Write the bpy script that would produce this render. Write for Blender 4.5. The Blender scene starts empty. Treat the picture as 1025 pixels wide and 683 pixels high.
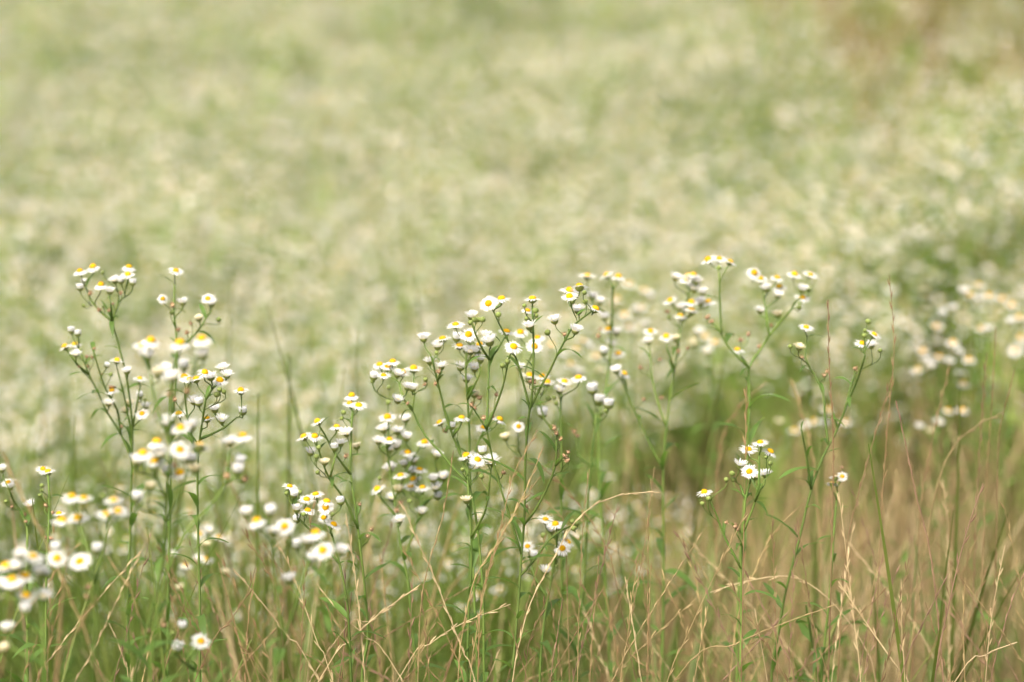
import bpy, math, random
import numpy as np
from mathutils import Vector, Matrix

random.seed(7)
rng = np.random.default_rng(11)
S = bpy.context.scene
COL = S.collection
R = math.radians

# ------------------------------------------------------------------ camera
CAM_H, PITCH, FOCAL, FOCUS = 1.22, R(11.2), 100.0, 2.43
PXF = 1025 * FOCAL / 36.0
cam = bpy.data.cameras.new('camera')
cam.lens = FOCAL; cam.sensor_width = 36; cam.sensor_fit = 'HORIZONTAL'
cam.clip_start = 0.05; cam.clip_end = 500
cam.dof.use_dof = True; cam.dof.focus_distance = FOCUS
cam.dof.aperture_fstop = 3.6; cam.dof.aperture_blades = 9
cam_o = bpy.data.objects.new('camera', cam); COL.objects.link(cam_o)
cam_o.location = (0, 0, CAM_H); cam_o.rotation_euler = (math.pi / 2 - PITCH, 0, 0)
S.camera = cam_o

# ------------------------------------------------------------------ sky, sun, exposure
SUN_EL, SUN_AZ = R(58), R(215)          # azimuth measured clockwise from +Y; the sun is behind the camera, to its left
W = bpy.data.worlds.new('World'); S.world = W; W.use_nodes = True
nt = W.node_tree; bg = nt.nodes['Background']
sky = nt.nodes.new('ShaderNodeTexSky'); sky.sky_type = 'NISHITA'; sky.sun_disc = False
sky.sun_elevation = SUN_EL; sky.sun_rotation = SUN_AZ
sky.air_density = 0.6; sky.dust_density = 8.0; sky.ozone_density = 0.3
nt.links.new(sky.outputs['Color'], bg.inputs['Color']); bg.inputs['Strength'].default_value = 0.15
sun = bpy.data.lights.new('sun', 'SUN'); sun.energy = 1.5; sun.angle = R(15); sun.color = (1.0, 0.96, 0.82)
sun_o = bpy.data.objects.new('sun', sun); COL.objects.link(sun_o)
sd = Vector((math.sin(SUN_AZ) * math.cos(SUN_EL), math.cos(SUN_AZ) * math.cos(SUN_EL), math.sin(SUN_EL)))
sun_o.rotation_euler = sd.to_track_quat('Z', 'Y').to_euler(); sun_o.location = sd * 20

S.view_settings.view_transform = 'Standard'; S.view_settings.look = 'None'
S.view_settings.exposure = 1.0; S.view_settings.gamma = 1.0; S.view_settings.use_curve_mapping = False
S.render.engine = 'CYCLES'
S.cycles.use_denoising = True; S.cycles.denoiser = 'OPENIMAGEDENOISE'
S.cycles.max_bounces = 8; S.cycles.transparent_max_bounces = 4
S.cycles.sample_clamp_indirect = 6.0

# ------------------------------------------------------------------ helpers
CAM_R = Vector((1, 0, 0)); CAM_F = Vector((0, math.cos(PITCH), -math.sin(PITCH))); CAM_U = Vector((0, math.sin(PITCH), math.cos(PITCH)))
def at(px, py, d):
    """the world point at distance d along the view axis that the photo shows at pixel (px, py)"""
    return Vector((0, 0, CAM_H)) + CAM_F * d + CAM_R * ((px - 512.5) / PXF * d) - CAM_U * ((py - 341.5) / PXF * d)

def sstep(x, a, b):
    t = np.clip((np.asarray(x, float) - a) / (b - a), 0, 1); return t * t * (3 - 2 * t)

def terrain(x, y):
    x = np.asarray(x, float); y = np.asarray(y, float)
    z = -(0.30 - 0.16 * sstep(x, 0.0, 0.9)) * sstep(y, 3.1, 4.4)
    q = np.maximum(0, y - 4.8)
    z = z + 0.082 * q * q / (q + 2.0)
    z = z + 0.16 * sstep(x, 0.1, 1.2) * sstep(y, 3.2, 5.4)
    z = z + 0.02 * np.sin(x * 2.3 + 1) * np.sin(y * 1.7)
    return z

def vnoise(x, y, scale, seed):
    """smooth value noise for the patchiness of the planting"""
    g = np.random.default_rng(seed).random((64, 64))
    X = np.asarray(x) / scale + 17.3; Y = np.asarray(y) / scale + 5.1
    i = np.floor(X).astype(int); j = np.floor(Y).astype(int); fx = X - i; fy = Y - j
    fx = fx * fx * (3 - 2 * fx); fy = fy * fy * (3 - 2 * fy)
    a = g[i % 64, j % 64]; b = g[(i + 1) % 64, j % 64]; c = g[i % 64, (j + 1) % 64]; d = g[(i + 1) % 64, (j + 1) % 64]
    return (a * (1 - fx) + b * fx) * (1 - fy) + (c * (1 - fx) + d * fx) * fy

def mat(name, col, rough=0.6, trans=0.0, var=0.15, col2=None, scale=60.0, tcol=None, spec=0.3):
    m = bpy.data.materials.new(name); m.use_nodes = True
    t = m.node_tree; n = t.nodes; l = t.links
    p = n['Principled BSDF']; out = n['Material Output']
    p.inputs['Roughness'].default_value = rough; p.inputs['Specular IOR Level'].default_value = spec
    oi = n.new('ShaderNodeObjectInfo'); tc = n.new('ShaderNodeTexCoord'); ns = n.new('ShaderNodeTexNoise')
    ns.inputs['Scale'].default_value = scale; ns.inputs['Detail'].default_value = 3
    l.new(tc.outputs['Object'], ns.inputs['Vector'])
    mix = n.new('ShaderNodeMix'); mix.data_type = 'RGBA'
    mix.inputs['A'].default_value = (*col, 1); mix.inputs['B'].default_value = (*(col2 or col), 1)
    mr = n.new('ShaderNodeMapRange'); mr.inputs['From Min'].default_value = 0.35; mr.inputs['From Max'].default_value = 0.65
    l.new(ns.outputs['Fac'], mr.inputs['Value']); l.new(mr.outputs['Result'], mix.inputs['Factor'])
    hsv = n.new('ShaderNodeHueSaturation')
    vr = n.new('ShaderNodeMapRange'); vr.inputs['To Min'].default_value = 1 - var; vr.inputs['To Max'].default_value = 1 + var
    l.new(oi.outputs['Random'], vr.inputs['Value']); l.new(vr.outputs['Result'], hsv.inputs['Value'])
    l.new(mix.outputs['Result'], hsv.inputs['Color']); l.new(hsv.outputs['Color'], p.inputs['Base Color'])
    if trans > 0:
        tr = n.new('ShaderNodeBsdfTranslucent'); ms = n.new('ShaderNodeMixShader'); ms.inputs['Fac'].default_value = trans
        if tcol: tr.inputs['Color'].default_value = (*tcol, 1)
        else: l.new(hsv.outputs['Color'], tr.inputs['Color'])
        l.new(p.outputs['BSDF'], ms.inputs[1]); l.new(tr.outputs['BSDF'], ms.inputs[2]); l.new(ms.outputs['Shader'], out.inputs['Surface'])
    return m

M = dict(
    petal=mat('white_petal', (0.88, 0.88, 0.86), 0.55, 0.45, 0.03, (0.84, 0.84, 0.82), 300, spec=0.2),
    cream=mat('cream_petal', (0.84, 0.80, 0.62), 0.6, 0.3, 0.04, (0.78, 0.70, 0.46), 300, spec=0.2),
    disc=mat('yellow_disc', (0.74, 0.47, 0.008), 0.7, 0.0, 0.08, (0.64, 0.35, 0.006), 900, spec=0.15),
    discc=mat('cream_disc', (0.82, 0.72, 0.34), 0.7, 0.0, 0.08, (0.75, 0.60, 0.2), 900, spec=0.15),
    calyx=mat('green_calyx', (0.27, 0.31, 0.085), 0.6, 0.15, 0.15, (0.18, 0.24, 0.055), 500),
    bud=mat('green_bud', (0.26, 0.32, 0.09), 0.7, 0.1, 0.15, (0.16, 0.22, 0.05), 500),
    spent=mat('spent_head', (0.27, 0.165, 0.08), 0.85, 0.0, 0.2, (0.42, 0.29, 0.17), 700),
    stem=mat('green_stem', (0.09, 0.155, 0.03), 0.6, 0.0, 0.25, (0.14, 0.20, 0.045), 40, spec=0.15),
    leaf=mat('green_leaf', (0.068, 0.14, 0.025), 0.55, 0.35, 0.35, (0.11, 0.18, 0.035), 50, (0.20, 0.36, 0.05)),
    straw=mat('straw_stalk', (0.52, 0.41, 0.23), 0.55, 0.0, 0.15, (0.38, 0.28, 0.15), 40),
    tan=mat('tan_stalk', (0.35, 0.265, 0.12), 0.6, 0.0, 0.2, (0.23, 0.165, 0.07), 40),
    redb=mat('reddish_stalk', (0.175, 0.108, 0.047), 0.6, 0.0, 0.25, (0.25, 0.175, 0.08), 40),
    dark=mat('dark_stalk', (0.17, 0.10, 0.06), 0.6, 0.0, 0.15, (0.26, 0.16, 0.10), 40),
    blade=mat('green_blade', (0.085, 0.135, 0.022), 0.5, 0.35, 0.35, (0.15, 0.18, 0.04), 20, (0.21, 0.28, 0.045)),
    dryblade=mat('dry_blade', (0.30, 0.23, 0.105), 0.6, 0.2, 0.4, (0.19, 0.145, 0.06), 20),
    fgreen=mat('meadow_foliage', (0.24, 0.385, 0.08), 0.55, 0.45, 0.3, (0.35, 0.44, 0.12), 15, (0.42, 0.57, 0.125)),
    fly=mat('hoverfly_body', (0.05, 0.03, 0.02), 0.4, 0.0, 0.0, (0.45, 0.20, 0.03), 350),
    wing=mat('hoverfly_wing', (0.35, 0.30, 0.24), 0.3, 0.5, 0.0),
)
g = bpy.data.materials.new('meadow_soil'); g.use_nodes = True
gn = g.node_tree; gp = gn.nodes['Principled BSDF']; gp.inputs['Roughness'].default_value = 0.95
n1 = gn.nodes.new('ShaderNodeTexNoise'); n1.inputs['Scale'].default_value = 3.0; n1.inputs['Detail'].default_value = 8
tc = gn.nodes.new('ShaderNodeTexCoord'); gn.links.new(tc.outputs['Object'], n1.inputs['Vector'])
cr = gn.nodes.new('ShaderNodeValToRGB')
cr.color_ramp.elements[0].position = 0.35; cr.color_ramp.elements[0].color = (0.09, 0.13, 0.03, 1)
cr.color_ramp.elements[1].position = 0.65; cr.color_ramp.elements[1].color = (0.22, 0.18, 0.08, 1)
gn.links.new(n1.outputs['Fac'], cr.inputs['Fac']); gn.links.new(cr.outputs['Color'], gp.inputs['Base Color'])
n2 = gn.nodes.new('ShaderNodeTexNoise'); n2.inputs['Scale'].default_value = 40; n2.inputs['Detail'].default_value = 6
gn.links.new(tc.outputs['Object'], n2.inputs['Vector'])
bp = gn.nodes.new('ShaderNodeBump'); bp.inputs['Distance'].default_value = 0.03
gn.links.new(n2.outputs['Fac'], bp.inputs['Height']); gn.links.new(bp.outputs['Normal'], gp.inputs['Normal'])
M['soil'] = g

class MB:
    """collects verts and faces with a material slot per face"""
    def __init__(s): s.v = []; s.f = []; s.m = []; s.mats = []
    def slot(s, m):
        if m not in s.mats: s.mats.append(m)
        return s.mats.index(m)
    def add(s, vs, fs, m):
        k = len(s.v); i = s.slot(m)
        s.v.extend([tuple(v) for v in vs]); s.f.extend([tuple(a + k for a in f) for f in fs]); s.m.extend([i] * len(fs))
    def mesh(s, name, smooth=True):
        me = bpy.data.meshes.new(name); me.from_pydata(s.v, [], s.f)
        for m in s.mats: me.materials.append(m)
        me.polygons.foreach_set('material_index', s.m)
        if smooth: me.polygons.foreach_set('use_smooth', [True] * len(s.f))
        me.update(); return me
    def tube(s, pts, rad, m, sides=6, cap=True):
        pts = [Vector(p) for p in pts]; n = len(pts); vs = []; fs = []
        ref = Vector((0.31, 0.82, 0.17)).normalized(); u = None
        for i, p in enumerate(pts):
            t = (pts[min(i + 1, n - 1)] - pts[max(i - 1, 0)])
            t = t.normalized() if t.length > 1e-9 else Vector((0, 0, 1))
            if u is None: u = t.cross(ref).normalized()
            u = (u - t * u.dot(t)).normalized(); w = t.cross(u)
            r = rad[i] if hasattr(rad, '__len__') else rad
            for k in range(sides):
                a = 2 * math.pi * k / sides
                vs.append(p + u * (r * math.cos(a)) + w * (r * math.sin(a)))
        for i in range(n - 1):
            for k in range(sides):
                k2 = (k + 1) % sides
                fs.append((i * sides + k, i * sides + k2, (i + 1) * sides + k2, (i + 1) * sides + k))
        if cap:
            fs.append(tuple(range(sides - 1, -1, -1))); fs.append(tuple((n - 1) * sides + k for k in range(sides)))
        s.add(vs, fs, m)
    def lathe(s, prof, m, sides=10, jit=0.0, xf=None):
        vs = []; fs = []
        for r, z in prof:
            for k in range(sides):
                a = 2 * math.pi * k / sides; q = 1 + random.uniform(-jit, jit)
                v = Vector((r * q * math.cos(a), r * q * math.sin(a), z)); vs.append(xf @ v if xf else v)
        for i in range(len(prof) - 1):
            for k in range(sides):
                k2 = (k + 1) % sides
                fs.append((i * sides + k, i * sides + k2, (i + 1) * sides + k2, (i + 1) * sides + k))
        fs.append(tuple(range(sides - 1, -1, -1))); fs.append(tuple((len(prof) - 1) * sides + k for k in range(sides)))
        s.add(vs, fs, m)

def smooth_path(P, step):
    """Catmull-Rom through the points"""
    P = [Vector(p) for p in P]
    if len(P) == 2: P = [P[0], (P[0] + P[1]) / 2, P[1]]
    Q = [P[0] * 2 - P[1]] + P + [P[-1] * 2 - P[-2]]
    out = []
    for i in range(1, len(Q) - 2):
        a, b, c, d = Q[i - 1], Q[i], Q[i + 1], Q[i + 2]
        k = max(1, int((c - b).length / step))
        for j in range(k):
            t = j / k
            out.append(0.5 * ((2 * b) + (c - a) * t + (2 * a - 5 * b + 4 * c - d) * t * t + (3 * b - a - 3 * c + d) * t ** 3))
    out.append(P[-1]); return out

def new_obj(name, me, parent=None, mtx=None):
    o = bpy.data.objects.new(name, me); COL.objects.link(o)
    if parent: o.parent = parent
    if mtx is not None: o.matrix_basis = mtx
    return o
def thing(name, label, cat, loc, group=None):
    o = bpy.data.objects.new(name, None); COL.objects.link(o); o.location = loc
    o.empty_display_size = 0.02; o['label'] = label; o['category'] = cat
    if group: o['group'] = group
    return o
def frame_to(nrm, spin=0.0, s=1.0):
    return (Vector(nrm).to_track_quat('Z', 'Y').to_matrix().to_4x4() @ Matrix.Rotation(spin, 4, 'Z')) @ Matrix.Scale(s, 4)

# ------------------------------------------------------------------ structure: ground
def ground():
    xs = np.concatenate([np.linspace(-90, -6, 22)[:-1], np.linspace(-6, 6, 61), np.linspace(6, 90, 22)[1:]])
    ys = np.concatenate([np.linspace(-20, 0, 8)[:-1], np.linspace(0, 24, 97), np.linspace(24, 160, 30)[1:]])
    X, Y = np.meshgrid(xs, ys); Z = terrain(X, Y)
    nx, ny = len(xs), len(ys)
    v = np.stack([X, Y, Z], -1).reshape(-1, 3)
    f = [(j * nx + i, j * nx + i + 1, (j + 1) * nx + i + 1, (j + 1) * nx + i) for j in range(ny - 1) for i in range(nx - 1)]
    b = MB(); b.add(v, f, M['soil']); o = new_obj('ground', b.mesh('ground')); o['kind'] = 'structure'
ground()

# ------------------------------------------------------------------ fleabane pieces (mesh variants shared by every copy)
RAD = 0.0086          # radius of an open flower head at size 1
def petals_open(droop, nray, cup=0.0, m='petal', length=1.0, ragged=0.17):
    b = MB()
    for layer in range(2):
        for k in range(nray):
            a = 2 * math.pi * (k + 0.5 * layer + random.uniform(-.28, .28)) / nray
            L = RAD * length * (1 - 0.06 * layer) * (1 + random.uniform(-ragged, ragged * 0.6))
            if random.random() < 0.07: continue
            e = droop + random.uniform(-.12, .12) - 0.10 * layer + 0.06 * math.sin(a * 2 + 1.3)
            wd = 0.00031 * random.uniform(.75, 1.3)
            c, s_ = math.cos(a), math.sin(a)
            vs = []
            for j, t in enumerate((0.30, 0.55, 0.82, 1.0)):
                r = RAD * .30 + (L - RAD * .30) * (t - .3) / .7 * math.cos(e)
                z = (L - RAD * .30) * (t - .3) / .7 * math.sin(e) - 0.0012 * max(0, (t - .4)) ** 2 * (1 if cup == 0 else -2)
                w = wd * (0.75, 1.1, 1.15, 0.45)[j]
                vs += [(r * c - w * s_, r * s_ + w * c, z), (r * c + w * s_, r * s_ - w * c, z)]
            b.add(vs, [(0, 1, 3, 2), (2, 3, 5, 4), (4, 5, 7, 6)], M[m])
    return b.mesh('ray_petals')
def disc_mesh(m='disc', r=0.37, h=0.24):
    b = MB(); prof = []
    for i in range(6):
        a = i / 5 * math.pi / 2
        prof.append((max(RAD * r * math.cos(a), 1e-5), RAD * h * math.sin(a)))
    b.lathe([(RAD * r * .9, -RAD * .08)] + prof, M[m], 16, 0.05)
    for k in range(34):                                  # the tiny florets stud the dome
        q = math.sqrt((k + .5) / 34); an = k * 2.39996
        x, y = RAD * r * q * math.cos(an), RAD * r * q * math.sin(an); z = RAD * h * math.sqrt(max(0, 1 - q * q)) + RAD * .015
        d = RAD * .055
        b.add([(x - d, y, z), (x, y - d, z), (x + d, y, z), (x, y + d, z), (x, y, z + d * 1.3)], [(0, 1, 4), (1, 2, 4), (2, 3, 4), (3, 0, 4)], M[m])
    return b.mesh('yellow_disc', False)
def calyx_mesh(r=0.44, h=0.46):
    b = MB(); b.lathe([(RAD * .08, -RAD * h), (RAD * r * .62, -RAD * h * .86), (RAD * r * .95, -RAD * h * .45), (RAD * r, -RAD * .05), (RAD * r * .8, RAD * .02)], M['calyx'], 12, 0.04)
    for k in range(16):                                  # bracts
        a = 2 * math.pi * k / 16; c, s_ = math.cos(a), math.sin(a); w = RAD * .07
        P = [(RAD * r * .65, -RAD * h * .8), (RAD * r * 1.04, -RAD * h * .4), (RAD * r * 1.08, RAD * .04)]
        vs = []
        for j, (rr, z) in enumerate(P):
            ww = w * (0.8, 1, .25)[j]; vs += [(rr * c - ww * s_, rr * s_ + ww * c, z), (rr * c + ww * s_, rr * s_ - ww * c, z)]
        b.add(vs, [(0, 1, 3, 2), (2, 3, 5, 4)], M['calyx'])
    return b.mesh('calyx')
def brush_mesh(spread, L, n, m='petal'):
    """rays of a half-open head, standing up out of the calyx like a brush"""
    b = MB()
    for k in range(n):
        a = 2 * math.pi * (k + random.uniform(-.4, .4)) / n; q = 0.35 + 0.65 * math.sqrt(random.random())
        e = spread * q * random.uniform(.75, 1.2); r0 = RAD * .40 * q; l = RAD * L * random.uniform(.8, 1.1)
        c, s_ = math.cos(a), math.sin(a); wd = 0.00046 * random.uniform(.8, 1.3); vs = []
        for j, t in enumerate((0, .55, 1)):
            r = r0 + l * t * math.sin(e * (0.75 + .35 * t)); z = l * t * math.cos(e); w = wd * (1, 1.15, .5)[j]
            vs += [(r * c - w * s_, r * s_ + w * c, z), (r * c + w * s_, r * s_ - w * c, z)]
        b.add(vs, [(0, 1, 3, 2), (2, 3, 5, 4)], M[m])
    return b.mesh('ray_petals')
def white_bud_mesh():
    b = MB(); b.lathe([(RAD * .30, -RAD * .05), (RAD * .42, RAD * .2), (RAD * .47, RAD * .42), (RAD * .36, RAD * .52), (RAD * .05, RAD * .47)], M['petal'], 12, 0.10)
    for k in range(18):
        a = 2 * math.pi * k / 18; c, s_ = math.cos(a), math.sin(a); w = RAD * .06
        vs = []
        for j, (rr, z) in enumerate(((RAD * .42, 0), (RAD * .47, RAD * .25), (RAD * .50 * random.uniform(.8, 1.3), RAD * random.uniform(.48, .64)))):
            vs += [(rr * c - w * s_, rr * s_ + w * c, z), (rr * c + w * s_, rr * s_ - w * c, z)]
        b.add(vs, [(0, 1, 3, 2), (2, 3, 5, 4)], M['petal'])
    return b.mesh('ray_petals')
def green_bud_mesh():
    b = MB(); b.lathe([(RAD * .06, -RAD * .30), (RAD * .26, -RAD * .2), (RAD * .33, 0), (RAD * .27, RAD * .18), (RAD * .12, RAD * .26)], M['bud'], 12, 0.08)
    return b.mesh('green_bud')
def spent_mesh():
    b = MB(); b.lathe([(RAD * .06, -RAD * .25), (RAD * .22, -RAD * .2), (RAD * .28, 0), (RAD * .2, RAD * .15), (RAD * .05, RAD * .2)], M['spent'], 9, 0.18)
    for k in range(14):
        a = random.random() * 6.28; e = random.uniform(.2, 1.9); l = RAD * random.uniform(.35, .55); d = Vector((math.cos(a) * math.sin(e), math.sin(a) * math.sin(e), math.cos(e)))
        t = d.orthogonal().normalized() * RAD * .06
        b.add([t, -t, d * l - t * .6, d * l + t * .6], [(0, 1, 2, 3)], M['spent'])
    return b.mesh('spent_head')
def leaf_mesh(wid, bend, fold):
    """unit-length lanceolate leaf that grows along +X and arches over"""
    b = MB(); n = 9; vs = []
    for i in range(n):
        t = i / (n - 1); w = wid * (math.sin(math.pi * min(1, t * .93 + .05)) ** .8) * (1 - .35 * t) + .012 * (1 - t)
        a = 0.9 - bend * t
        x = t * math.cos(a * .5) ; z = math.sin(a * .9) * t * .75 - bend * .25 * t * t
        wob = 0.012 * math.sin(t * 9 + wid * 50)
        vs += [(x, w, z + w * fold + wob), (x, 0, z), (x, -w, z + w * fold - wob)]
    fs = []
    for i in range(n - 1):
        k = i * 3; fs += [(k, k + 1, k + 4, k + 3), (k + 1, k + 2, k + 5, k + 4)]
    b.add(vs, fs, M['leaf']); return b.mesh('leaf')

OPEN = [petals_open(d, n) for d, n in ((-.16, 28), (-.06, 29), (.03, 26), (-.26, 27), (.10, 29), (-.02, 24))]
DROOP = [petals_open(d, n) for d, n in ((-.50, 40), (-.42, 42))]
CREAM = [brush_mesh(1.0, .62, 60, 'cream'), brush_mesh(.85, .6, 56, 'cream')]
HALF = [brush_mesh(.95, .75, 64), brush_mesh(.75, .75, 60), brush_mesh(1.15, .78, 70)]
WBUD = [white_bud_mesh(), white_bud_mesh()]
DISC = [disc_mesh(), disc_mesh(h=.32), disc_mesh(r=.34, h=.2)]
DISCC = [disc_mesh('discc', .36, .2)]
CALYX = [calyx_mesh(), calyx_mesh(.42, .5)]
GBUD = [green_bud_mesh(), green_bud_mesh()]
SPENT = [spent_mesh(), spent_mesh(), spent_mesh()]
LEAF = [leaf_mesh(.085, .55, .35), leaf_mesh(.10, .8, .25), leaf_mesh(.07, .35, .45), leaf_mesh(.115, 1.0, .2)]

def add_head(root, kind, pos, nrm, size):
    """one flower head, bud or spent head as a part of the plant at root"""
    mt = Matrix.Translation(pos - root.location) @ frame_to(nrm, random.uniform(0, 6.28), size)
    if kind in 'OTLRKDF':
        h = new_obj('flower_head', random.choice(CALYX), root, mt)
        new_obj('ray_petals', random.choice(DROOP if kind == 'D' else OPEN), h); new_obj('yellow_disc', random.choice(DISC), h)
    elif kind == 'H':
        h = new_obj('flower_head', random.choice(CALYX), root, mt)
        new_obj('ray_petals', random.choice(HALF), h); new_obj('pale_disc', random.choice(DISCC), h)
    elif kind == 'C':
        h = new_obj('fading_flower_head', random.choice(CALYX), root, mt); new_obj('ray_petals', random.choice(CREAM), h)
    elif kind == 'W':
        h = new_obj('white_bud', random.choice(CALYX), root, mt); new_obj('ray_petals', random.choice(WBUD), h)
    elif kind == 'B': mt = mt @ Matrix.Scale(random.uniform(.7, 1.0), 4); new_obj('green_bud', random.choice(GBUD), root, mt)
    else: new_obj('spent_head', random.choice(SPENT), root, mt @ Matrix.Scale(random.uniform(.65, .95), 4))

def normal_for(kind):
    side = random.uniform(-.22, .22); toward = random.uniform(.0, .30)
    if kind == 'F': side, toward = 0.0, -.06
    if kind == 'T': toward = random.uniform(.55, .85)
    if kind == 'K': toward = -.55
    if kind == 'L': side = -.48
    if kind == 'R': side = .48
    if kind in 'HWC': toward = random.uniform(-.05, .25)
    if kind == 'D': toward = random.uniform(.05, .25)
    if kind in 'BS': side = random.uniform(-.6, .6); toward = random.uniform(-.3, .5)
    n = Vector((math.sin(side), 0, math.cos(side)))
    return (Matrix.Rotation(toward, 3, 'X') @ n).normalized()

PLANTS = []      # (anchor phrase, top pixel x, y)
def plant(label, short, d, stems, heads, size=1.0, nleaf=1.0, depth=0.05):
    """a fleabane: stems are pixel polylines (first one is the main stem, from the ground up), heads are 'K x y' entries"""
    main = stems[0]
    P0 = at(*main[0], d); gz = float(terrain(P0.x, P0.y))
    base = Vector((P0.x + random.uniform(-.02, .02), P0.y + random.uniform(-.02, .02), gz - .005))
    root = thing('fleabane_plant', label, 'wildflower', base, 'white fleabane plants in the meadow')
    sk = []            # (point, tangent, radius)
    b = MB(); r0 = 0.00165 * (d / 2.42) ** .3
    node = []
    wob = random.uniform(0, 6)
    for si, st in enumerate(stems):
        n = len(st); pts = []
        if si == 0:
            for i, (x, y) in enumerate(st): pts.append(at(x, y, d + depth * .5 * math.sin(wob + i * .8) * (i / n)))
            lo = pts[0]; k = max(2, int((lo.z - gz) / .12))
            pre = [base + (lo - base) * (j / k) + Vector((.004 * math.sin(j * 2.1 + wob), .004 * math.cos(j * 1.7), 0)) for j in range(k)]
            pts = pre + pts
        else:
            # a branch starts on the nearest point of what is already there
            q0 = at(*st[0], d)
            near = min(sk, key=lambda s: ((s[0] - q0) - CAM_F * (s[0] - q0).dot(CAM_F)).length)
            dd = (near[0] - Vector((0, 0, CAM_H))).dot(CAM_F); drift = random.uniform(-depth, depth)
            pts = [near[0]] + [at(x, y, dd + drift * (i + 1) / n) for i, (x, y) in enumerate(st[1:])]
            node.append((near[0], pts[1] - pts[0]))
        path = smooth_path(pts, .008)
        ra = r0 if si == 0 else r0 * .68; m = len(path)
        rad = [ra * (1 - (.45 if si == 0 else .4) * (i / m)) for i in range(m)]
        b.tube([p - base for p in path], rad, M['stem'], 7)
        for i in range(m):
            t = (path[min(i + 1, m - 1)] - path[max(0, i - 1)]).normalized()
            sk.append((path[i], t, rad[i], si))
    leafable = list(sk)
    hs = []
    for h in heads:
        k, x, y = h[0], h[1], h[2]; s = (h[3] if len(h) > 3 else 1.0) * size * random.uniform(.94, 1.06)
        hs.append((k, x, y, s * (.84 if k in 'HC' else .92 if k == 'W' else 1)))
    hs.sort(key=lambda h: -h[2])
    for k, x, y, s in hs:
        n = normal_for(k)
        q = at(x, y, d)
        near = min(sk, key=lambda c: (lambda v: math.hypot(v.dot(CAM_R), v.dot(CAM_U)) + 1.6 * max(0, .55 * abs(v.dot(CAM_R)) + .010 - v.dot(CAM_U)))(q - c[0]))
        dd = (near[0] - Vector((0, 0, CAM_H))).dot(CAM_F)
        pos = at(x, y, dd + random.uniform(-depth, depth) * .45 - (.02 if k == 'T' else 0))
        foot = pos - n * (RAD * .46 * s if k not in 'BS' else RAD * .24 * s)
        v = foot - near[0]; L = max(v.length, .004)
        c1 = near[0] + (near[1] * .55 + v.normalized() * .45) * L * .4; c2 = foot - n * L * .35
        ped = []
        ns = max(4, int(L / .005))
        for i in range(ns + 1):
            t = i / ns; ped.append(near[0] * (1 - t) ** 3 + c1 * (3 * t * (1 - t) ** 2) + c2 * (3 * t * t * (1 - t)) + foot * t ** 3)
        pr = min(near[2], .00062 if k not in 'BS' else .00042)
        b.tube([p - base for p in ped], [pr * (1 - .25 * i / ns) for i in range(ns)] + [pr * 1.25], M['stem'], 6)
        for i in range(1, int(ns * .7)):
            sk.append((ped[i], (ped[i + 1] - ped[i - 1]).normalized(), pr, 9))
        add_head(root, k, pos, n, s)
        if L > .03 and random.random() < .5:                     # a small bract on the pedicel
            i = int(ns * random.uniform(.1, .4)); node.append((ped[i], Vector((random.uniform(-1, 1), random.uniform(-1, 1), .3)), .014))
    new_obj('stem', b.mesh('fleabane_stem'), root)
    # leaves: one under every branch, then alternate ones up the stems
    def put_leaf(p, side, L):
        side = Vector((side.x, side.y, 0)); side = side.normalized() if side.length > 1e-6 else Vector((1, 0, 0))
        z = Vector((random.uniform(-.25, .25), random.uniform(-.25, .25), 1)).normalized(); y = z.cross(side).normalized(); x = y.cross(z)
        mt = Matrix((x, y, z)).transposed().to_4x4(); mt.translation = p - base
        mt = mt @ Matrix.Rotation(random.uniform(-.75, .15), 4, 'Y') @ Matrix.Scale(L, 4)
        new_obj('leaf', random.choice(LEAF), root, mt)
    for nd in node:
        if random.random() < .85: put_leaf(nd[0], nd[1], nd[2] * random.uniform(.6, 1.0) if len(nd) > 2 else random.uniform(.014, .026))
    ang = random.uniform(0, 6); cnt = 0
    for si in range(len(stems)):
        seg = [s for s in leafable if s[3] == si]; acc = 0; nxt = random.uniform(.02, .05)
        for i in range(1, len(seg)):
            acc += (seg[i][0] - seg[i - 1][0]).length
            if acc > nxt and cnt < 95:
                f = i / len(seg); hgt = seg[i][0].z - gz
                ang += 2.4; L = random.uniform(.016, .034) * (1.15 - .5 * f) if (si or f > .86) else random.uniform(.022, .046) * (1.4 if hgt < .3 else 1)
                put_leaf(seg[i][0], Vector((math.cos(ang), math.sin(ang), 0)), L); cnt += 1
                nxt = acc + random.uniform(.008, .021) * (1.5 if si or f > .86 else 1) / nleaf
    top = min(h[2] for h in heads); tx = sum(h[1] for h in heads) / len(heads)
    PLANTS.append((short, tx, top, d)); return root

def H(s):
    """'O 80 271, W 80 288 .8' -> head entries"""
    out = []
    for e in s.split(','):
        e = e.split(); out.append((e[0], float(e[1]), float(e[2])) + ((float(e[3]),) if len(e) > 3 else ()))
    return out

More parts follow.
